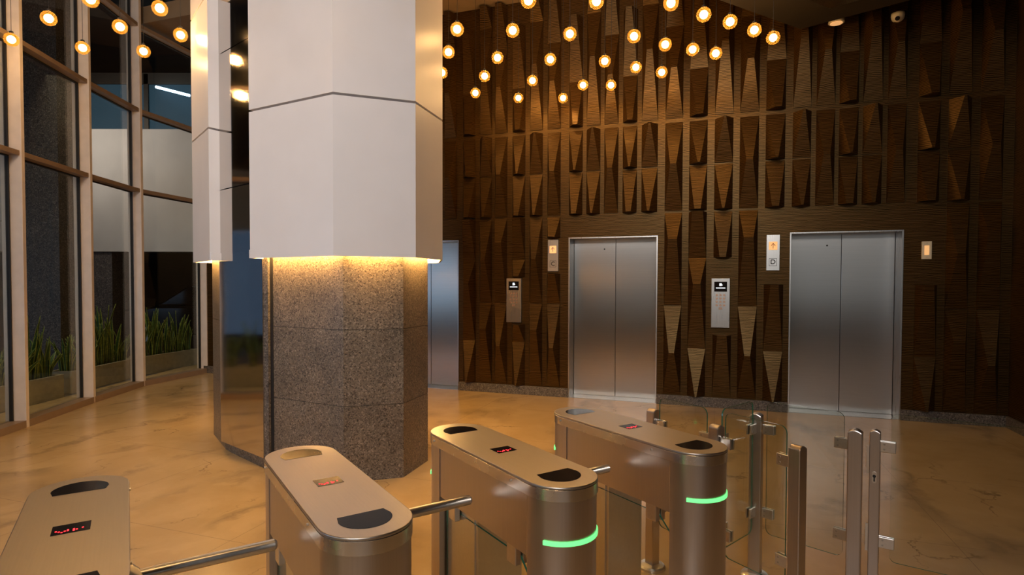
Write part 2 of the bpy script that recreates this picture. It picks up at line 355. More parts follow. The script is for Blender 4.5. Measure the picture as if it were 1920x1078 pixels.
# ------------------------------------------------------------------ lift wall frame: local x = along the wall, -y = into the room
WA = R(-19.14); WORG = (0.84, 8.70, 0)
def wall_pt(s, off=0.0, z=0.0):
    return (0.84+math.cos(WA)*s+math.sin(WA)*off, 8.70+math.sin(WA)*s-math.cos(WA)*off, z)
# turnstile frame: local x = across the lanes (p), local y = along the lanes (u)
TA = R(33.28)
def gp(p, u, z=0.0): return (math.cos(TA)*p-math.sin(TA)*u, math.sin(TA)*p+math.cos(TA)*u, z)

# ------------------------------------------------------------------ setting: floor, walls, ceiling
S_END = 5.36; S_START = -7.0
fl = MB(); fl.box(-6.6, 6.4, -6.1, 12.2, -0.1, 0.0); o = fl.build('floor', 'marble'); tag(o, kind='structure')
# clip the floor to the lobby: outdoor paving lies beyond the glass, a little lower
og = MB(); og.box(-16, -5.2, -6, 21, -0.14, -0.02); 
DOORS = [(-3.06, -1.78), (0.0, 1.28), (2.975, 4.255)]
DH = 2.37; WTOP = 5.93
LIGHT_FACET = 0.15
wb = MB()
def wrect(s0, s1, z0, z1): wb.quad((s0, 0, z0), (s1, 0, z0), (s1, 0, z1), (s0, 0, z1))
xs = [S_START]+[v for d in DOORS for v in d]+[S_END]
for i in range(0, len(xs), 2): wb.box(xs[i], xs[i+1], 0, 0.34, 0, 7.2)
for a, b_ in DOORS: wb.box(a, b_, 0, 0.34, DH, 7.2)
def facet(s, w_, z1, z0, typ, nr=0.36, pos=0.0, d=LIGHT_FACET):
    """one faceted block. typ D: wide flush top, narrow projecting bottom. U: the reverse. pos -1..1 shifts the narrow edge"""
    y = -0.012; nw = w_*nr; c = s+w_/2+pos*(w_-nw)/2
    if typ == 'D': zw, zn = z1, z0
    else: zw, zn = z0, z1
    A = (s, y, zw); B = (s+w_, y, zw); C_ = (c+nw/2, -d, zn); D_ = (c-nw/2, -d, zn)
    E = (s, 0.02, zn); F = (s+w_, 0.02, zn); E0 = (s, 0.02, zw); F0 = (s+w_, 0.02, zw); E1 = (s, y, zn); F1 = (s+w_, y, zn)
    wb.add([A, B, C_, D_, E1, F1, E0, F0, E, F], [(0, 1, 2, 3), (0, 3, 4), (1, 5, 2), (4, 3, 2, 5), (0, 4, 8, 6), (1, 7, 9, 5), (0, 6, 7, 1), (4, 5, 9, 8)])
def column(s, w_, typ, low, skip=()):
    up = {1: [('U', 5.56, 4.64, .42, -.2), ('D', 4.64, 3.99, .34, .25), ('D', 3.93, 3.34, .12, .1), ('D', 3.32, 2.71, .34, 0)],
          2: [('U', 5.9, 5.60, .5, 0), ('D', 5.60, 4.93, .34, 0), ('U', 4.93, 3.99, .36, .05), ('U', 3.93, 3.34, .10, .1), ('D', 3.32, 2.71, .12, 0)],
          3: [('U', 5.9, 5.25, .5, 0), ('D', 5.25, 4.65, .34, 0), ('U', 4.65, 3.99, .34, 0), ('D', 3.93, 3.34, .34, 0), ('U', 3.34, 2.71, .34, 0)]}[typ]
    lo = {1: [('U', 2.68, 2.05, .6, 0), ('D', 2.05, 1.69, .4, 0), ('U', 1.69, .80, .4, 0), ('D', .80, .15, .08, 0)],
          2: [('D', 2.68, 2.06, .34, 0), ('U', 2.06, 1.40, .34, 0), ('D', 1.39, 1.0, .5, 0), ('U', 1.0, .15, .5, 0)],
          3: [('D', 2.68, 2.31, .5, 0), ('U', 2.31, 1.40, .5, 0), ('D', 1.39, .74, .3, 0), ('U', .74, .15, .3, 0)]}[typ]
    for t, z1, z0, nr, pos in up+(lo if low else []):
        z1o = z1
        for ka, kb in skip:                       # leave room for a plate fixed on the wall
            if z1 > ka and z0 < kb:
                if t == 'D' and z1 > kb: z0 = kb+0.01
                elif t == 'U' and z0 < ka: z1 = ka-0.01
                else: z1 = z0
        if z1-z0 > 0.06: facet(s, w_, z1, z0, t, nr, pos)
typs = []
cols = [(-6.2+0.28*i, .2, (i*2+1) % 3+1, True) for i in range(0, 11)]          # behind the column
cols += [(-2.02-.27*i, .2, [3, 2, 1][i % 3], False) for i in range(0, 4)][::1]
cols += [(-1.70, .205, 1, True), (-1.418, .2, 2, True), (-1.169, .2, 3, True), (-.88, .2, 1, True), (-.606, .2, 2, True), (-.33, .2, 3, True)]
cols += [(.0, .2, 1, False), (.26, .2, 2, False), (.52, .2, 3, False), (.785, .2, 1, False), (1.05, .22, 2, False)]
cols += [(1.373, .235, 3, True), (1.697, .235, 1, True), (2.026, .235, 2, True), (2.345, .235, 3, True), (2.665, .235, 1, True)]
cols += [(2.989, .215, 2, False), (3.262, .215, 3, False), (3.525, .215, 1, False), (3.79, .215, 2, False), (4.06, .2, 3, False)]
cols += [(4.386, .23, 1, True), (4.70, .23, 2, True), (5.02, .23, 3, True)]
PLATES = {-.88: [(1.08, 1.79)], -.33: [(1.85, 2.37)], 2.026: [(1.09, 1.79)], 2.665: [(1.85, 2.37)], 4.386: [(1.98, 2.25)]}
for s, w_, t, low in cols:
    if s < -2.9 and s+w_ > -3.1 and low: low = False
    if s < -3.06-.2: pass
    column(s, w_, t, low, PLATES.get(s, ()))
o = wb.build('wall_back', 'wood', fix=False); o.location = WORG; o.rotation_euler = (0, 0, WA); tag(o, kind='structure')
# short end wall turning towards the viewer at the right
e0 = Vector(wall_pt(S_END)); e1 = e0+Vector((-0.328, -0.9447, 0))*1.1
wr = MB(); wr.prism([(e0.x, e0.y), (e1.x, e1.y), (e1.x, -6.0), (e1.x+.3, -6.0), (e1.x+.3, e1.y), (e0.x+.35, e0.y+.2)], 0, 7.2)
tag(wr.build('wall_right', 'wood'), kind='structure')
# granite skirting along the lift wall, piece by piece between the doors
for i, (a, b_) in enumerate([(S_START, -3.06), (-1.78, 0.0), (1.28, 2.975), (4.255, S_END)]):
    bb = MB(); bb.box(a, b_, -0.03, 0.30, 0.0, 0.135)
    o = bb.build('baseboard_back', 'granite_dark', bevel=.003); o.location = WORG; o.rotation_euler = (0, 0, WA); tag(o, kind='structure')
bb = MB(); d = (e1-e0).normalized(); nrm = Vector((-0.9447, 0.328, 0))
q = [e0+nrm*0.03, e1+nrm*0.03, e1, e0]; bb.prism([(p.x, p.y) for p in q], 0, .135)
tag(bb.build('baseboard_right', 'granite_dark'), kind='structure')
# ceilings
ce = MB(); ce.box(-7.0, 6.6, -6.1, 12.4, 7.2, 7.4); tag(ce.build('ceiling', 'soffit'), kind='structure')
bk = MB(); bk.box(S_START, 2.2, -1.3, 0.0, WTOP, 6.2); o = bk.build('trim_1', 'ceil_brown'); o.location = WORG; o.rotation_euler = (0, 0, WA); tag(o, kind='structure')
lp = empty('ceiling_light', (-0.80, 8.35, WTOP-0.015), WA, 'pale recessed ceiling panel glowing at the top edge, just right of the column', 'light')
MB().box(-.22, .28, -.32, .12, 0, .012).build('frame', 'frame_steel', lp); MB().box(-.20, .26, -.30, .10, -.004, 0).build('diffuser', 'amber_lit', lp)
# angular dropped soffit at top right
C0 = Vector((3.62, 7.46)); dl = Vector((-.863, -.505)); dr = Vector((.75, -.662))
poly = [C0, C0+dl*2.6, C0+dl*2.6+dr*3.2, C0+dr*3.2]
so = MB(); so.prism([(p.x, p.y) for p in poly], 4.9, 7.2); tag(so.build('trim_2', 'soffit'), kind='structure')
P0_ = Vector((3.64, 6.82)); poly = [P0_, P0_+dl*1.5, P0_+dl*1.5+dr*1.5, P0_+dr*1.5]
so = MB(); so.prism([(p.x, p.y) for p in poly], 4.86, 4.9); tag(so.build('trim_3', 'frame_steel'), kind='structure')
# wall behind the viewer with tall entrance windows
wf = MB()
wf.box(-6.6, 5.9, -6.4, -6.2, 0, 7.2)
tag(wf.build('wall_front', 'dark_wall'), kind='structure')

# ------------------------------------------------------------------ lift doors
def lift_door(i, s0, s1):
    d_ = empty('door_%d' % i, WORG, WA, kind='structure')
    f = MB(); t = .016
    f.box(s0, s0+t, -.012, .30, 0, DH); f.box(s1-t, s1, -.012, .30, 0, DH); f.box(s0, s1, -.012, .30, DH-t, DH)
    f.build('door_frame', 'frame_steel', d_, bevel=.002)
    th = MB(); th.box(s0, s1, -.01, .34, -.005, .006); th.build('threshold', 'frame_steel', d_)
    mid = (s0+s1)/2+.01
    a = MB(); a.box(s0+.02, mid-.003, .28, .32, .008, DH-.01); a.build('door_panel', 'door_steel', d_, bevel=.002)
    b_ = MB(); b_.box(mid+.003, s1-.02, .28, .32, .008, DH-.01); b_.build('door_panel', 'door_steel', d_, bevel=.002)
    k = MB(); k.tube((mid-.17, .275, DH-.16), (mid-.17, .285, DH-.16), .011, 12); k.build('lock_cover', 'dark', d_)
    bk_ = MB(); bk_.box(s0, s1, .33, .36, 0, DH); bk_.build('back_plate', 'dark', d_)
    return d_
for i, (a, b_) in enumerate(DOORS): lift_door(i+1, a, b_)

# text helper (built-in font turned into mesh)
def text_mesh(txt, size, depth=.001):
    c = bpy.data.curves.new('letter', 'FONT'); c.body = txt; c.size = size; c.extrude = depth; c.align_x = 'CENTER'; c.align_y = 'CENTER'; c.offset = size*0.012
    o_ = bpy.data.objects.new('letter', c); COL.objects.link(o_)
    dg = bpy.context.evaluated_depsgraph_get(); me = bpy.data.meshes.new_from_object(o_.evaluated_get(dg)); bpy.data.objects.remove(o_)
    me.materials.clear(); me.materials.append(M['dark'])
    return me
def put_text(txt, size, parent, x, y, z):
    o_ = bpy.data.objects.new('letter', text_mesh(txt, size)); COL.objects.link(o_); o_.parent = parent
    o_.location = (x, y, z); o_.rotation_euler = (R(90), 0, 0); return o_
def hall_lantern(s, letter, label):
    t = empty('lift_indicator', wall_pt(s, 0, 2.11), WA, label, 'sign')
    MB().box(-.08, .08, -.03, .0, -.235, .235).build('plate', 'frame_steel', t, bevel=.002)
    MB().box(-.052, .052, -.036, -.03, .035, .145).build('lantern_lens', 'amber_lit', t, bevel=.003)
    a = MB()                                                   # raised arrow figure in the lens
    a.tube((0, -.037, .055), (0, -.037, .115), .004, 8); a.tube((-.025, -.037, .09), (0, -.037, .125), .004, 8); a.tube((.025, -.037, .09), (0, -.037, .125), .004, 8)
    a.build('arrow', 'card', t)
    fr = MB(); x, z0, z1, w_ = .048, -.175, -.075, .004
    fr.box(-x, x, -.032, -.029, z0, z0+w_); fr.box(-x, x, -.032, -.029, z1-w_, z1); fr.box(-x, -x+w_, -.032, -.029, z0, z1); fr.box(x-w_, x, -.032, -.029, z0, z1)
    fr.build('letter_frame', 'dark', t)
    put_text(letter, .088, t, 0, -.0315, -.125)
hall_lantern(-.235, 'C', 'steel lift indicator plate marked C left of the middle lift')
hall_lantern(2.77, 'D', 'steel lift indicator plate marked D left of the right-hand lift')
def keypad(s, label):
    t = empty('destination_keypad', wall_pt(s, 0, 1.435), WA, label, 'keypad', 'lift destination keypads')
    MB().box(-.118, .118, -.05, .0, -.335, .335).build('plate', 'frame_steel', t, bevel=.003)
    sc_ = MB().box(-.082, .082, -.053, -.05, .155, .29).build('screen', 'black', t)
    ic = MB(); ic.box(-.016, .014, -.0545, -.053, .232, .268); ic.box(.016, .024, -.0545, -.053, .238, .25); ic.box(-.06, .06, -.0545, -.053, .2, .21); ic.build('screen_icon', 'screen_light', sc_)
    for r in range(4):
        for c in range(3):
            b_ = MB(); b_.tube((-.047+.047*c, -.05, .108-.046*r), (-.047+.047*c, -.056, .108-.046*r), .0165, 16, .015); b_.build('button', 'card', t)
    b_ = MB(); b_.box(-.022, .022, -.055, -.05, -.088, -.058); b_.build('button', 'card', t, bevel=.004)
keypad(-.845, 'steel lift keypad with dark screen on the wood wall left of lift C')
keypad(2.122, 'steel lift keypad with dark screen on the wood wall between lifts C and D')
t = empty('wall_switch', wall_pt(4.50, 0, 2.115), WA, 'small pale switch plate on the dark wall right of lift D', 'switch')
MB().box(-.052, .052, -.02, .0, -.108, .108).build('plate', 'ivory', t, bevel=.002); MB().box(-.025, .025, -.026, -.02, -.058, .058).build('rocker', 'amber_lit', t, bevel=.003)
for z in (.085, -.085): s_ = MB(); s_.tube((0, -.022, z), (0, -.018, z), .005, 8); s_.build('screw', 'frame_steel', t)

# dome camera on the wall, ceiling downlight rim
t = empty('security_camera', wall_pt(4.13, 0, 4.98), WA, 'cream dome security camera high on the wood wall above lift D', 'camera')
MB().box(-.07, .07, -.06, 0, .03, .06).build('bracket', 'dark', t, bevel=.004)
prof = [(.072, .03), (.075, 0.0)]+[(.072*math.cos(a), -.07*math.sin(a)-.01) for a in [i*math.pi/2/7 for i in range(0, 7)]]+[(.004, -.082)]
MB().lathe(prof, (0, -.085, 0)).build('dome', 'ivory', t, smooth='full')
l = MB(); l.tube((-.015, -.135, -.048), (-.022, -.158, -.058), .026, 18); l.build('lens', 'black', t)
t = empty('downlight', (3.97, 7.28, 4.90), 0, 'thin glowing rim of a round downlight under the dark soffit', 'light')
MB().lathe([(.085, .04), (.09, 0), (.085, -.005)]).build('rim', 'ivory', t, smooth=True); MB().lathe([(.07, -.004), (.07, -.008)]).build('lens', 'amber_lit', t)

# ------------------------------------------------------------------ the big column
colm = empty('clad_column', (-2.0, 5.9, 0), 0, 'wide faceted column, granite below and white panels above, left of centre', 'column')
OX, OY = -2.0, 5.9
def L2(p): return (p[0]-OX, p[1]-OY)
P0 = (-3.33, 6.52); P2 = (-2.92, 5.945); P3 = (-2.245, 5.37); PA = (-1.42, 4.93); PB = (-.943, 5.087); PC = (-.80, 5.565)
BACK = [(-.93, 6.25), (-1.5, 6.85), (-2.4, 7.1), (-3.1, 6.95)]
G_ = MB()
rows = [(0, .648), (.652, 1.298), (1.302, 1.99)]
# one slab course per row, split at the front arris
body = MB()
for z0, z1 in rows:
    body.prism([L2(p) for p in [P0, P2, P3, PA, PB, PC]+BACK], z0, z1)
body.build('granite_shaft', 'granite', colm)
ins = MB(); cx = sum(p[0] for p in [P0, P2, P3, PA, PB, PC]+BACK)/10; cy = sum(p[1] for p in [P0, P2, P3, PA, PB, PC]+BACK)/10
ins.prism([L2((p[0]+(cx-p[0])*.006, p[1]+(cy-p[1])*.006)) for p in [P0, P2, P3, PA, PB, PC]+BACK], .01, 7.19)
ins.build('core', 'dark', colm)
MB().prism([L2(p) for p in [(-2.78, 5.80), (-2.262, 5.325), P3, (-2.3, 5.5), P2]], 0, .085).build('plinth', 'granite_dark', colm)
# mirror panels in the recess, three tiers up to the ceiling
mdir = (Vector(P3)-Vector(P2)).normalized(); mn = Vector((mdir.y, -mdir.x))
if mn.y > 0: mn = -mn
for z0, z1, mo in ((.088, 2.615, .03), (2.625, 3.955, .03), (3.965, 5.3, .03), (5.31, 7.19, .03)):
    a = Vector(P2)+mn*.004; b_ = Vector(P3)+mn*.004; c_ = Vector(P3)+mn*(.012+mo); d_ = Vector(P2)+mn*(.012+mo)
    MB().prism([L2(v) for v in (a, b_, c_, d_)], z0, z1).build('mirror_panel', 'mirror', colm)
# granite return and dark reveal at the left edge of the front face
fdir = (Vector(PA)-Vector(P3)).normalized(); fn_ = Vector((fdir.y, -fdir.x)); 
if fn_.y > 0: fn_ = -fn_
def along(a, n_): return Vector(P3)+fdir*a+fn_*n_
MB().prism([L2(v) for v in (along(-.01, .0), along(-.01, .03), along(.05, .03), along(.05, .0))], 0, 1.985).build('edge_strip', 'granite_dark', colm)
MB().prism([L2(v) for v in (along(.05, .0), along(.05, .006), along(.085, .006), along(.085, .0))], 0, 1.985).build('shadow_joint', 'dark', colm)
# white cladding: faceted skirt, tiers with dark joints
Q0 = (-3.475, 6.40); Q1 = (-2.985, 5.80); R1 = (-2.885, 5.955); Q3 = (-2.335, 5.235); R3 = (-2.225, 5.405); QA = (-1.44, 4.735); QB = (-.815, 4.97); QC = (-.655, 5.53)
QBACK = [(-.78, 6.35), (-1.42, 7.0), (-2.4, 7.28), (-3.2, 7.12)]
outline = [R3, Q3, QA, QB, QC]+QBACK+[Q0, Q1, R1]
for z0, z1 in ((1.99, 3.206), (3.226, 4.505), (4.525, 5.805), (5.825, 7.19)):
    MB().prism([L2(p) for p in outline], z0, z1).build('white_panel', 'clad', colm)
skirt = MB(); n_ = len(outline)
for i in range(n_-1):
    a = Vector(outline[i]); b_ = Vector(outline[i+1]); dd = (b_-a).normalized(); inn = Vector((-dd.y, dd.x))
    if (Vector((cx, cy))-a).dot(inn) < 0: inn = -inn
    q = [a, b_, b_+inn*.02-dd*.004, a+inn*.02+dd*.004]
    skirt.prism([L2(v) for v in q], 1.915, 1.99)
skirt.build('panel_skirt', 'clad', colm)
led = MB()
ring = [P3, PA, PB, PC]+BACK+[P0, P2]
for i in range(len(ring)-1):
    a = Vector(ring[i]); b_ = Vector(ring[i+1]); dd = (b_-a).normalized(); out = Vector((dd.y, -dd.x))
    if (Vector((cx, cy))-a).dot(out) > 0: out = -out
    q = [a+out*.035+dd*.03, b_+out*.035-dd*.03, b_+out*.06-dd*.03, a+out*.06+dd*.03]
    led.prism([L2(v) for v in q], 1.975, 1.988)
led.build('led_strip', 'led', colm)

# ------------------------------------------------------------------ curved curtain wall
TIPS = [(-4.2, 1.3), (-4.75, 2.65), (-5.15, 4.0), (-5.46, 5.40), (-5.655, 6.82), (-5.87, 8.22), (-6.00, 9.55), (-5.70, 10.98)]
DEP = .17
inw = []
for i, p in enumerate(TIPS):
    a = Vector(TIPS[max(0, i-1)]); b_ = Vector(TIPS[min(len(TIPS)-1, i+1)]); d = (b_-a).normalized(); inw.append(Vector((d.y, -d.x)))
for i in range(len(TIPS)-1):
    a = Vector(TIPS[i]); b_ = Vector(TIPS[i+1]); na, nb_ = inw[i], inw[i+1]
    win = empty('window_%d' % (i+1), (0, 0, 0), kind='structure')
    # mullion at the far end of the bay (and at the near end for the first)
    for (p, n_) in ([(a, na)] if i == 0 else [])+[(b_, nb_)]:
        tdir = Vector((-n_.y, n_.x)); h = .027
        q = [p-tdir*h, p+tdir*h, p+tdir*h-n_*(DEP+.05), p-tdir*h-n_*(DEP+.05)]
        MB().prism([tuple(v) for v in q], 0.0, 7.2).build('mullion', 'fin', win, bevel=.002)
    # glass set back behind the mullion tips
    d = (b_-a).normalized(); n_ = Vector((d.y, -d.x)); s0, s1 = .04, (b_-a).length-.04
    def rect(s0, s1, o0, o1, z0, z1, name, mat, mb=None):
        q = [a+d*s0-n_*o0, a+d*s1-n_*o0, a+d*s1-n_*o1, a+d*s0-n_*o1]
        m_ = mb or MB(); m_.prism([tuple(v) for v in q], z0, z1)
        return m_ if mb else m_.build(name, mat, win)
    rect(s0-.03, s1+.03, 0.0, DEP+.02, 0.0, .085, 'sill', 'bronze')
    for z in (3.18, 4.47, 5.83):
        rect(s0, s1, .015, DEP, z-.028, z+.028, 'transom', 'bronze')
    zz = [.085, 3.152, 3.208, 4.442, 4.498, 5.80, 5.86, 7.19]
    for k in range(0, 8, 2): rect(s0, s1, DEP-.03, DEP-.018, zz[k], zz[k+1], 'pane', 'glass_wall')
    g = MB()
    for k in range(0, 8, 2):
        rect(s1-.012, s1, DEP-.045, DEP-.005, zz[k], zz[k+1], '', '', g); rect(s0, s0+.012, DEP-.045, DEP-.005, zz[k], zz[k+1], '', '', g)
        rect(s0, s1, DEP-.045, DEP-.005, zz[k+1]-.012, zz[k+1], '', '', g)
    g.build('gasket', 'dark', win)
# near part of the left side, behind the viewer
wl = MB(); wl.box(-4.4, -4.2, -6.0, 1.25, 0, .75); wl.box(-4.4, -4.2, -6.0, 1.25, 3.65, 7.2)
for y in (-6.0, -4.1, -2.2, -.3, 1.13): wl.box(-4.4, -4.2, y, y+.12, .75, 3.65)
tag(wl.build('wall_left', 'dark_wall'), kind='structure')

# ------------------------------------------------------------------ outside the glass
og.build('outdoor_paving', 'paving'); tag(bpy.data.objects['outdoor_paving'], kind='structure')
ow = MB(); ow.box(-16, -15.8, -6, 21, 0, 7.4); ow.box(-16, -4, 20.8, 21, 0, 7.4); ow.box(-16, -6.8, -6, 21, 7.2, 7.4)
o = ow.build('wall_outer', 'dark_wall'); tag(o, kind='structure')
t = MB().box(-7.95, -7.28, 9.45, 9.82, -.02, 7.18).build('granite_pier', 'granite_out'); tag(t, 'dark granite pier outside the left-hand glass bay, behind the plants', 'pier')
t = MB().box(-6.66, -6.28, 12.35, 12.75, -.02, 2.35).build('granite_pier', 'granite_out'); tag(t, 'narrow granite pier outside the glass beside the column edge', 'pier')
t = MB(); t.box(-12.5, -5.3, 12.75, 13.1, 2.36, 5.0); o = t.build('wall_canopy', 'white_wall'); tag(o, kind='structure')
t = MB(); t.box(-14.2, -14.0, 2.0, 13.0, 3.1, 4.8); t.box(-9.6, -7.96, 9.6, 9.75, 2.70, 3.75); o = t.build('wall_canopy', 'white_wall'); tag(o, kind='structure')
t = MB().box(-9.45, -8.72, 12.8, 13.2, -.02, 2.35).build('granite_pier', 'granite_out'); tag(t, 'granite pier under the white wall, seen through the middle glass bay', 'pier')
# office window above the canopy with a fluorescent tube
t = empty('office_window', (-8.6, 13.35, 0), 0, 'dim blue office window seen through the glass above the white wall', 'window')
MB().box(-2.6, 3.1, 0, .1, 5.0, 6.2).build('pane', 'blue_glass', t)
f = MB(); [f.box(x-.05, x+.05, -.04, 0, 5.0, 6.38) for x in (-2.5, -1.1, .35, 1.8, 3.0)]; f.box(-2.6, 3.1, -.04, 0, 6.15, 6.4); f.box(-2.6, 3.1, -.04, 0, 5.0, 5.08); f.build('frame', 'soffit', t)
t = MB().tube((-7.95, 13.2, 6.05), (-7.1, 13.0, 5.80), .03, 10).build('fluorescent_tube', 'tube'); tag(t, 'glowing white fluorescent tube behind the upper glass at left', 'light')

# planters and snake plants
def planter(x0, y0, x1, y1, lab, w_=.36, h=.345):
    a = Vector((x0, y0)); b_ = Vector((x1, y1)); L_ = (b_-a).length; ang = math.atan2(b_.y-a.y, b_.x-a.x)
    t = empty('planter_box', (x0, y0, -.02), ang, lab, 'planter')
    m = MB(); th = .03
    m.box(0, L_, 0, w_, 0, .03); m.box(0, L_, 0, th, .03, h); m.box(0, L_, w_-th, w_, .03, h); m.box(0, th, th, w_-th, .03, h); m.box(L_-th, L_, th, w_-th, .03, h)
    m.build('box', 'planter', t, bevel=.004)
    MB().box(th, L_-th, th, w_-th, .03, h-.04).build('soil', 'soil', t)
    return t, ang, L_
def snake_plant(x, y, z, n, hmax, lab):
    me_v = []; me_f = []; uvs = []
    for k in range(n):
        an = random.uniform(0, 2*math.pi); rr = random.uniform(.0, .1); h = hmax*random.uniform(.55, 1.0) if k else hmax
        w_ = random.uniform(.022, .034); lean = random.uniform(.02, .22); bx, by = rr*math.cos(an), rr*math.sin(an)
        face = random.uniform(0, math.pi); fx, fy = math.cos(face), math.sin(face); tw = random.uniform(-.7, .7); o_ = len(me_v); ns = 8
        for i in range(ns+1):
            tt = i/ns; ww = w_*(0.62+0.9*tt-0.3*tt*tt)*(1 if tt < .6 else max(.02, 1-((tt-.6)/.4)**1.6)); ff = face+tw*tt
            cx_ = bx+math.cos(an)*lean*tt*tt; cy_ = by+math.sin(an)*lean*tt*tt; zz_ = h*tt*(1-.08*tt*lean)
            gx, gy = math.cos(ff), math.sin(ff); qx, qy = -gy*.008, gx*.008
            for u_, e in ((0, -1), (.5, 0), (1, 1)):
                me_v.append((cx_+gx*ww*e+(qx if e == 0 else 0), cy_+gy*ww*e+(qy if e == 0 else 0), zz_)); uvs.append((u_, tt))
        for i in range(ns):
            for j in range(2):
                p = o_+i*3+j; me_f.append((p, p+1, p+4, p+3))
    me = bpy.data.meshes.new('snake_plant'); me.from_pydata(me_v, [], me_f); me.materials.append(M['leaf'])
    ul = me.uv_layers.new(name='UVMap')
    for lp_ in me.loops: ul.data[lp_.index].uv = uvs[lp_.vertex_index]
    for p in me.polygons: p.use_smooth = True
    o_ = bpy.data.objects.new('snake_plant', me); COL.objects.link(o_); o_.location = (x, y, z)
    s_ = o_.modifiers.new('thick', 'SOLIDIFY'); s_.thickness = .003
    tag(o_, lab, 'plant'); return o_
boxes = [((-6.70, 7.42), (-6.68, 8.72), 'cream planter box outside the glass in the leftmost wide bay'),
         ((-6.76, 8.98), (-6.80, 10.62), 'cream planter box outside the glass behind the second tall mullion'),
         ((-6.79, 10.82), (-6.50, 12.12), 'cream planter box outside the glass beside the column, under the dark opening')]
H = {0: [.62, .55, .5, .95, .62], 1: [.62, .55, .66, 1.05, .8, .55], 2: [.62, .95, .72, .55, .85, .62]}
boxes.insert(0, ((-6.62, 5.35), (-6.70, 7.20), 'cream planter box outside the glass, cut by the left edge of the frame'))
H = {0: [.6, .7, .62, .8, .6], 1: H[0], 2: H[1], 3: H[2]}
words = [['snake plant clump beyond the left edge, seen in the column mirror']*3+['snake plant clump at the very left edge of the frame', 'snake plant clump just left of the first mullion'], ['clump at the near end of the leftmost planter, cut by the frame', 'short clump of snake plant behind the first mullion', 'clump left of the tallest leaf in the leftmost planter', 'snake plant clump with the tallest striped leaf in the leftmost planter', 'snake plant clump at the right end of the leftmost planter'],
         ['low snake plant clump left of the second mullion', 'snake plant clump just before the second mullion', 'snake plant clump at the left of the middle bay', 'snake plant clump with one very tall leaf in the middle bay', 'snake plant clump right of the very tall leaf in the middle bay', 'short snake plant clump at the right end of the middle planter'],
         ['short clump of snake plant at the left end of the planter by the column', 'tall snake plant clump second from the left in the planter by the column', 'snake plant clump left of centre in the planter by the column', 'low snake plant clump right of centre in the planter by the column', 'tall snake plant clump near the right end of the planter by the column', 'snake plant clump at the far right end of the planter by the column']]
for bi, (a, b_, lab) in enumerate(boxes):
    t, ang, L_ = planter(*a, *b_, lab)
    n_ = len(H[bi])
    for k in range(n_):
        f_ = (k+.6)/(n_+.2); x = a[0]+(b_[0]-a[0])*f_-math.sin(ang)*.17; y = a[1]+(b_[1]-a[1])*f_+math.cos(ang)*.17
        sp_ = snake_plant(x, y, .285, 15, H[bi][k], words[bi][k])
        if bi == 0 and k < 3: sp_['group'] = 'snake plants in the planter cut by the frame'

# dark car in the unlit bay beyond the planters
car = empty('car', (-8.4, 16.6, -.02), R(8), 'black car with roof rails parked in the dark beyond the planter', 'car')
def car_poly(pts, y0, y1, mb):
    n_ = len(pts); v = [(x, y0, z) for x, z in pts]+[(x, y1, z) for x, z in pts]
    mb.add(v, [(i, (i+1) % n_, n_+(i+1) % n_, n_+i) for i in range(n_)]+[tuple(range(n_-1, -1, -1)), tuple(range(n_, 2*n_))])
m = MB(); car_poly([(-2.2, .3), (-2.25, .75), (-2.1, .95), (-1.2, 1.08), (1.5, 1.10), (2.15, 1.0), (2.2, .6), (2.15, .3)], -.9, .9, m); m.build('body', 'car', car, bevel=.06, seg=3)
m = MB(); car_poly([(-1.25, 1.08), (-.45, 1.6), (.0, 1.68), (1.3, 1.66), (1.75, 1.5), (2.0, 1.08)], -.78, .78, m); m.build('cabin', 'black', car, bevel=.05, seg=3)
for y in (-.68, .68): m = MB(); m.tube((-.2, y, 1.74), (1.3, y, 1.73), .02, 8); m.tube((-.2, y, 1.66), (-.2, y, 1.75), .018, 8); m.tube((1.3, y, 1.66), (1.3, y, 1.74), .018, 8); m.build('roof_rail', 'frame_steel', car)
for x in (-1.4, 1.4):
    for y in (-.93, .73):
        m = MB(); m.tube((x, y, .34), (x, y+.2, .34), .34, 24); wh = m.build('wheel', 'rubber', car, bevel=.02); h_ = MB(); h_.tube((x, y-.005, .34), (x, y+.01, .34), .2, 12); h_.build('rim', 'frame_steel', wh)
for y in (-.85, .5): m = MB(); m.box(-2.24, -2.15, y, y+.35, .72, .86); m.build('headlight', 'frame_steel', car, bevel=.02)

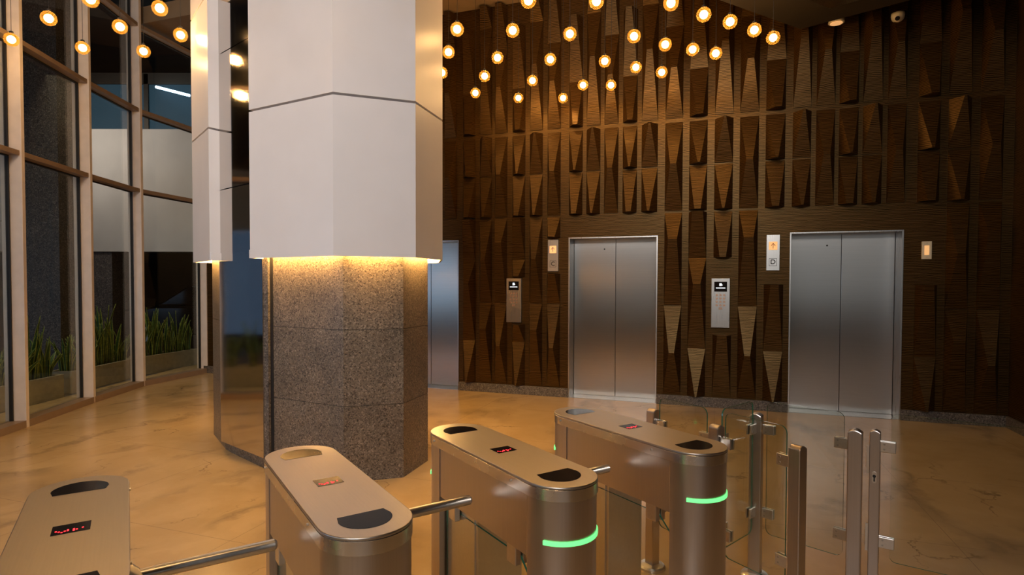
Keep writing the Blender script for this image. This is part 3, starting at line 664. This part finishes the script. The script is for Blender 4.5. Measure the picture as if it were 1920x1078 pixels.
# ------------------------------------------------------------------ turnstiles
U0, U1, TW = 1.548, 2.585, .135
UC = (U0+U1)/2
def d_window(y_flat, sgn, z):
    m = MB(); hw = .080; pts = [(-hw*.9, y_flat), (hw*.9, y_flat)]
    n_ = 16
    for i in range(n_+1):
        t_ = math.pi*i/n_; pts.append((hw*math.cos(t_), y_flat-sgn*(.040+.080*math.sin(t_))))
    m.prism(pts, z-.002, z+.0008); return m
def make_turnstile():
    root = empty('turnstile', (0, 0, 0), TA)
    y0, y1 = U0-UC, U1-UC
    m = MB(); m.prism(stadium(TW+.004, y0-.004, y1+.004, 20), .990, 1.0)
    m.build('top_plate', 'steel_top', root, smooth=True, bevel=.003, seg=3)
    m = MB(); m.prism(stadium(TW+.004, y0-.004, y1+.004, 20), .948, .9895)
    m.build('rim_band', 'steel_rim', root, smooth=True, bevel=.001, seg=1)
    for sg in (-1, 1): m = MB(); m.box(sg*(TW-.002)-.0012, sg*(TW-.002)+.0012, y0+.1475, y0+.1505, .728, .947); m.build('seam_strip', 'steel_rim', root)
    # hanging housing between the legs
    m = MB(); m.box(-TW+.003, TW-.003, y0+.15, y1-.19, .725, .95); m.build('housing', 'steel', root, bevel=.002)
    # near leg: half-round; far leg: half-round plus pedestal
    n_ = 20
    pts = [(TW*math.cos(math.pi+math.pi*i/n_), y0+TW+TW*math.sin(math.pi+math.pi*i/n_)) for i in range(n_+1)]+[(TW, y0+.148), (-TW, y0+.148)]
    m = MB(); m.prism(pts, 0, .95); m.build('leg', 'steel', root, smooth=True)
    pts = [(TW*math.cos(math.pi*i/n_), y1-TW+TW*math.sin(math.pi*i/n_)) for i in range(n_+1)]+[(-TW, y1-.188), (TW, y1-.188)]
    m = MB(); m.prism(pts, 0, .95); m.build('leg', 'steel', root, smooth=True)
    m = MB(); m.box(-.095, .12, y1-.47, y1-.19, 0, .725); ped = m.build('pedestal', 'steel', root, bevel=.002)
    e = MB(); e.box(-.1, .125, y1-.475, y1-.468, 0, .725); e.box(-.1, -.095, y1-.45, y1-.2, .0, .72); e.build('edge_trim', 'steel_bar', ped)
    # card windows, display, screws
    d_window(y0+.178, 1, 1.0).build('card_reader', 'black', root)
    d_window(y1-.178, -1, 1.0).build('card_reader', 'black', root)
    m = MB(); m.box(-.045, .045, -.037, .037, .998, 1.0008); dsp = m.build('display', 'black', root)
    r_ = MB()
    grid = ["X...X...X", ".X.X.X.X.", "..X...X..", "........."]
    grid = ["x...x.x..x", ".x.xx.xx..", "..x...x..."]
    for j, row in enumerate(grid):
        for i, ch in enumerate(row):
            if ch == 'x': x = -.034+.0068*i; y = -.012-.0065*j; r_.box(x-.0022, x+.0022, y-.0028, y+.0028, 1.0009, 1.0016)
    r_.build('red_pixels', 'red', dsp)
    for y in (y0+.25, y1-.14):
        for sg in (-1, 1): sc_ = MB(); sc_.tube((sg*(TW+.0075), y, .972), (sg*(TW+.003), y, .972), .005, 10); sc_.build('screw', 'steel_bar', root)
    # green light bars around both round ends
    for yc, base in ((y0+TW, 1.5*math.pi), (y1-TW, .5*math.pi)):
        g = MB(); k = 18; r0, r1 = TW-.001, TW+.005
        for i in range(k):
            a0 = base+R(-62+124*i/k); a1 = base+R(-62+124*(i+1)/k)
            v = [(rr*math.cos(a), yc+rr*math.sin(a), z) for z in (.795, .810) for a in (a0, a1) for rr in (r0, r1)]
            g.add(v, [(1, 3, 7, 5), (0, 1, 3, 2), (4, 6, 7, 5)]+([(0, 1, 5, 4)] if i == 0 else [])+([(2, 3, 7, 6)] if i == k-1 else []))
        g.build('light_bar', 'green', root)
    # glass under the housing with clamps
    g = MB(); x = -.10; ya, yb = y0+.15, y1-.2
    prof = [(ya+.0, .15), (yb, .15), (yb, .685), (ya+.09, .685), (ya+.0, .60)]
    n_ = len(prof); v = [(x-.004, y, z) for y, z in prof]+[(x+.004, y, z) for y, z in prof]
    g.add(v, [tuple(range(n_)), tuple(range(2*n_-1, n_-1, -1))], 0); g.add(v, [(i, (i+1) % n_, n_+(i+1) % n_, n_+i) for i in range(n_)], 1)
    g.build('glass_panel', ['glass', 'glass_edge'], root)
    for y in (y0+.26, y1-.30):
        c = MB(); c.box(x-.03, x-.005, y-.03, y+.03, .655, .728); c.box(x+.005, x+.03, y-.03, y+.03, .655, .728); c.build('clamp', 'steel_bar', root, bevel=.003)
    # tripod hub with three arms
    hub = MB(); hub.tube((TW-.03, -.06, .845), (TW+.018, -.06, .81), .055, 24, .045); hub.build('hub', 'steel_bar', root, smooth=True, bevel=.004)
    hz = .845; 
    for dv, L_ in (((1, 0, 0), .405), ((-.10, .60, -.79), .50), ((-.10, -.60, -.79), .50)):
        d_ = Vector(dv).normalized(); a = Vector((TW, -.06, hz)) if dv[0] == 1 else Vector((TW-.02, -.06, hz-.03)); b__ = a+d_*L_
        am = MB(); am.tube(a, b__-d_*.008, .019, 20); am.tube(b__-d_*.008, b__, .019, 20, .012)
        am.build('arm', 'steel_bar', root, smooth=True)
    return root
TP = [-.14, .585, 1.315, 2.052]
TL = ['steel turnstile cabinet nearest the left, cut by the bottom edge', 'steel turnstile in front of the granite column',
      'steel turnstile second from the right with a long green light bar', 'steel turnstile furthest right beside the glass gates']
t0 = make_turnstile()
for i, (p, lb) in enumerate(zip(TP, TL)):
    t = t0 if i == 0 else copy_tree(t0)
    t.location = gp(p, UC); t['label'] = lb; t['category'] = 'turnstile'; t['group'] = 'row of turnstiles'

# ------------------------------------------------------------------ glass gates and posts
def post(p, u, lab, w_=.058, name='barrier_post', base=True, top=.955, rot=0):
    x, y, _ = gp(p, u); t = empty(name, (x, y, 0), TA+rot, lab, 'post')
    h = w_/2; m = MB(); n_ = 8
    prof = [(-h, 0), (h, 0)]+[(h-2*h*i/n_, top-.014+.014*math.sin(math.pi*i/n_)) for i in range(n_+1)]
    k = len(prof); v = [(x_, -h, z) for x_, z in prof]+[(x_, h, z) for x_, z in prof]
    m.add(v, [(i, (i+1) % k, k+(i+1) % k, k+i) for i in range(k)]+[tuple(range(k-1, -1, -1)), tuple(range(k, 2*k))])
    m.build('shaft', 'steel', t, bevel=.005, seg=2)
    if base:
        b = MB(); b.lathe([(.078, 0), (.078, .012), (.070, .022), (h*1.45, .028)]); b.build('base_collar', 'steel_bar', t, smooth=True)
    return t
def clamp(parent, x0, x1, y, z, thick=.016, side=0):
    """bracket pair holding a pane that lies in the local x direction"""
    m = MB(); m.box(x0, x1, y-thick, y-.0045, z-.028, z+.028); m.box(x0, x1, y+.0045, y+thick, z-.028, z+.028)
    c = m.build('clamp', 'steel_bar', parent, bevel=.003)
    for dz in (-.013, .013): s_ = MB(); s_.tube(((x0*.72+x1*.28), y-thick-.001, z+dz), ((x0*.72+x1*.28), y-thick+.001, z+dz), .005, 12); s_.build('screw', 'frame_steel', c)
    return c
def pane(a, b_, z0, z1, lab, r=.035, cut=True, name='glass_barrier'):
    """rounded glass pane standing between two floor points, with green edges"""
    a = Vector(a); b_ = Vector(b_); d_ = b_-a; L_ = d_.length; ang = math.atan2(d_.y, d_.x)
    t = empty(name, (a.x, a.y, z0), ang, lab, 'glass panel')
    pts = []
    for cx_, cz_, st in ((r, r, 180), (L_-r, r, 270), (L_-r, z1-z0-r, 0), (r, z1-z0-r, 90)):
        for i in range(6): an = R(st+18*i); pts.append((cx_+r*math.cos(an), cz_+r*math.sin(an)))
    k = len(pts); v = [(x, -.004, z) for x, z in pts]+[(x, .004, z) for x, z in pts]
    g = MB(); g.add(v, [tuple(range(k)), tuple(range(2*k-1, k-1, -1))], 0); g.build('pane', 'glass', t)
    e = MB(); e.add(v, [(i, (i+1) % k, k+(i+1) % k, k+i) for i in range(k)], 0); e.build('edge', 'glass_edge', t, fix=False)
    return t, L_
PX = 2.60
posts = {}
for key, p, u, lab in (('a', 2.61, 2.44, 'barrier post furthest away, behind the right-hand turnstile'),
                       ('b', 2.60, 1.985, 'barrier post just behind the near end of the right-hand turnstile'),
                       ('c', 3.03, 2.04, 'slim steel post standing behind the middle glass panel'),
                       ('d', 2.585, 1.527, 'thick steel barrier post nearest the viewer'),
                       ('e', 3.12, 1.535, 'steel barrier post carrying the gate hinges')):
    posts[key] = post(p, u, lab, .066 if key in 'ce' else .060, rot=R(-34.9)-TA if key in 'ce' else 0)
def pane_between(p0, u0, p1, u1, lab, z0=.27, z1=1.03, clamps=((.0, .2), (.0, .78))):
    t, L_ = pane(gp(p0, u0)[:2], gp(p1, u1)[:2], z0, z1, lab)
    for z in (.12, .60):
        clamp(t, -.02, .045, 0, z); clamp(t, L_-.045, L_+.02, 0, z)
    return t
pane_between(2.61, 2.39, 2.60, 2.045, 'clear glass panel behind the turnstile, between the two rear posts')
pane_between(2.60, 1.93, 2.585, 1.58, 'clear glass panel between the rear post and the thick front post')
pane_between(2.645, 1.985, 2.985, 2.035, 'small clear glass panel set crosswise to the slim post')
pane_between(3.04, 1.98, 3.12, 1.59, 'clear glass panel between the slim post and the hinge post')
# swing gate: stile, lock, hinge and long pane running out of the frame
ga = Vector((1.862, 2.985)); gd = Vector((.82, -.572)).normalized(); gang = math.atan2(gd.y, gd.x)
gate = empty('glass_gate', (ga.x, ga.y, 0), gang, 'wide glass swing gate with steel stile and lock at right', 'gate')
h = .024; m = MB(); n_ = 8; top = .955
prof = [(-h, .03), (h, .03)]+[(h-2*h*i/n_, top-.012+.012*math.sin(math.pi*i/n_)) for i in range(n_+1)]
k = len(prof); v = [(x_, -h, z) for x_, z in prof]+[(x_, h, z) for x_, z in prof]
m.add(v, [(i, (i+1) % k, k+(i+1) % k, k+i) for i in range(k)]+[tuple(range(k-1, -1, -1)), tuple(range(k, 2*k))]); stile = m.build('stile', 'steel', gate, bevel=.004)
m = MB(); pts = [(.011*math.cos(R(a_)), .018*(1 if a_ < 180 else -1)+.011*math.sin(R(a_))) for a_ in range(0, 360, 20)]
k = len(pts); v = [(x, -h-.004, .715+z) for x, z in pts]+[(x, -h+.001, .715+z) for x, z in pts]
m.add(v, [(i, (i+1) % k, k+(i+1) % k, k+i) for i in range(k)]+[tuple(range(k-1, -1, -1)), tuple(range(k, 2*k))]); lk = m.build('lock', 'steel_bar', stile)
m = MB(); m.tube((0, -h-.006, .722), (0, -h-.003, .722), .0075, 14); m.box(-.003, .003, -h-.006, -h-.003, .695, .715); m.build('keyhole', 'dark', lk)
for z in (.80, .40):
    m = MB(); m.tube((-h-.008, -.012, z-.04), (-h-.008, -.012, z+.04), .007, 12); m.box(-h-.012, -h+.001, -.02, -.012, z-.07, z+.07); m.build('hinge', 'steel_bar', gate)
r = .03; L_ = 1.15; zb, zt = .29, 1.045; pts = []
for cx_, cz_, st in ((.07+r, zb+r, 180), (L_-r, zb+r, 270), (L_-r, zt-r, 0), (.07+r, zt-r, 90)):
    for i in range(6): an = R(st+18*i); pts.append((cx_+r*math.cos(an), cz_+r*math.sin(an)))
k = len(pts); v = [(x, -.004, z) for x, z in pts]+[(x, .004, z) for x, z in pts]
g = MB(); g.add(v, [tuple(range(k)), tuple(range(2*k-1, k-1, -1))], 0); gp_ = g.build('pane', 'glass', gate)
e = MB(); e.add(v, [(i, (i+1) % k, k+(i+1) % k, k+i) for i in range(k)], 0); e.build('pane_edge', 'glass_edge', gp_, fix=False)
for z in (.875, .385): clamp(gate, .02, .09, 0, z)

# ------------------------------------------------------------------ pendant globes
ZG = 4.3
def unproj(px, py):                      # pixel on the plane of the globes
    u_ = (px-960)/1100; 
    Z = 1100*(ZG-1.7)/(531-py); return u_*Z, Z
def make_pendant():
    root = empty('pendant_globe')
    r_ = .07; prof = [(r_*math.sin(a), -r_*math.cos(a)) for a in [math.pi*i/16 for i in range(1, 16)]]
    g = MB(); g.lathe(prof, (0, 0, 0), 24); g.build('glass_globe', 'globe', root, smooth='full')
    r2 = .040; prof = [(r2*math.sin(a), -r2*math.cos(a)) for a in [math.pi*i/10 for i in range(1, 10)]]
    b_ = MB(); b_.lathe(prof, (0, 0, 0), 16); b_.build('bulb', 'bulb', root, smooth='full')
    c = MB(); c.lathe([(.02, .065), (.02, .085), (.006, .092)], (0, 0, 0), 14); cp = c.build('cap', 'dark', root, smooth=True)
    w_ = MB(); w_.tube((0, 0, .09), (0, 0, 2.9), .0022, 6); w_.build('cord', 'dark', root)
    lamp('globe_light', 'POINT', (0, 0, 0), GLOBE_W, GLOBE_C, size=.046, parent=root)
    return root
left = [(29, -8, 'cut by the top edge at the far left'), (30, 82, 'lowest at the left edge, over the first mullion'), (100, 43, 'in front of the leftmost dark glass'), (162, 97, 'in front of the second mullion'),
        (178, 8, 'near the top edge over the second bay'), (232, 58, 'left of the third mullion'), (275, 103, 'lowest one right of the third mullion'), (306, 24, 'high up left of the column'), (344, 73, 'next to the left edge of the column')]
rows_ = [('topmost row', [(989, 8), (1115, 9), (1253, 12), (1314, 33)]),
         ('second row from the top', [(857, 61), (960, 63), (1066, 69), (1185, 73), (1363, 46), (1408, 61), (1443, 75)]),
         ('middle row', [(841, 103), (932, 113), (1030, 116), (1131, 119), (1243, 88), (1294, 97), (1337, 104)]),
         ('second row from the bottom', [(829, 141), (908, 147), (997, 155), (1091, 163), (1143, 163), (1189, 130), (1237, 139)]),
         ('lowest row', [(821, 172), (891, 178), (971, 187), (1054, 187)])]
ords = ['first', 'second', 'third', 'fourth', 'fifth', 'sixth', 'seventh']
G = [(x, y, 'round amber glass globe pendant '+l_) for x, y, l_ in left]
for nm, pts in rows_:
    for i, (x, y) in enumerate(sorted(pts)): G.append((x, y, 'amber globe pendant before the wood wall, %s from left in %s' % (ords[i], nm)))
pen = make_pendant(); first = True
for x, y in [(-2.3, 3.3), (-.9, 3.2), (-1.6, 2.0), (-3.6, 2.4), (-4.0, 3.9)]:
    G.append((960+1100*x/y, 531-1100*(ZG-1.7)/y, 'amber globe pendant overhead, nearer than the frame shows'))
for x, y, lab in G:
    o_ = pen if first else copy_tree(pen); first = False
    X, Z = unproj(x, y); o_.location = (X, Z, ZG); o_.rotation_euler = (0, 0, 0)
    o_['label'] = lab; o_['category'] = 'pendant light'; o_['group'] = 'pendant globes'
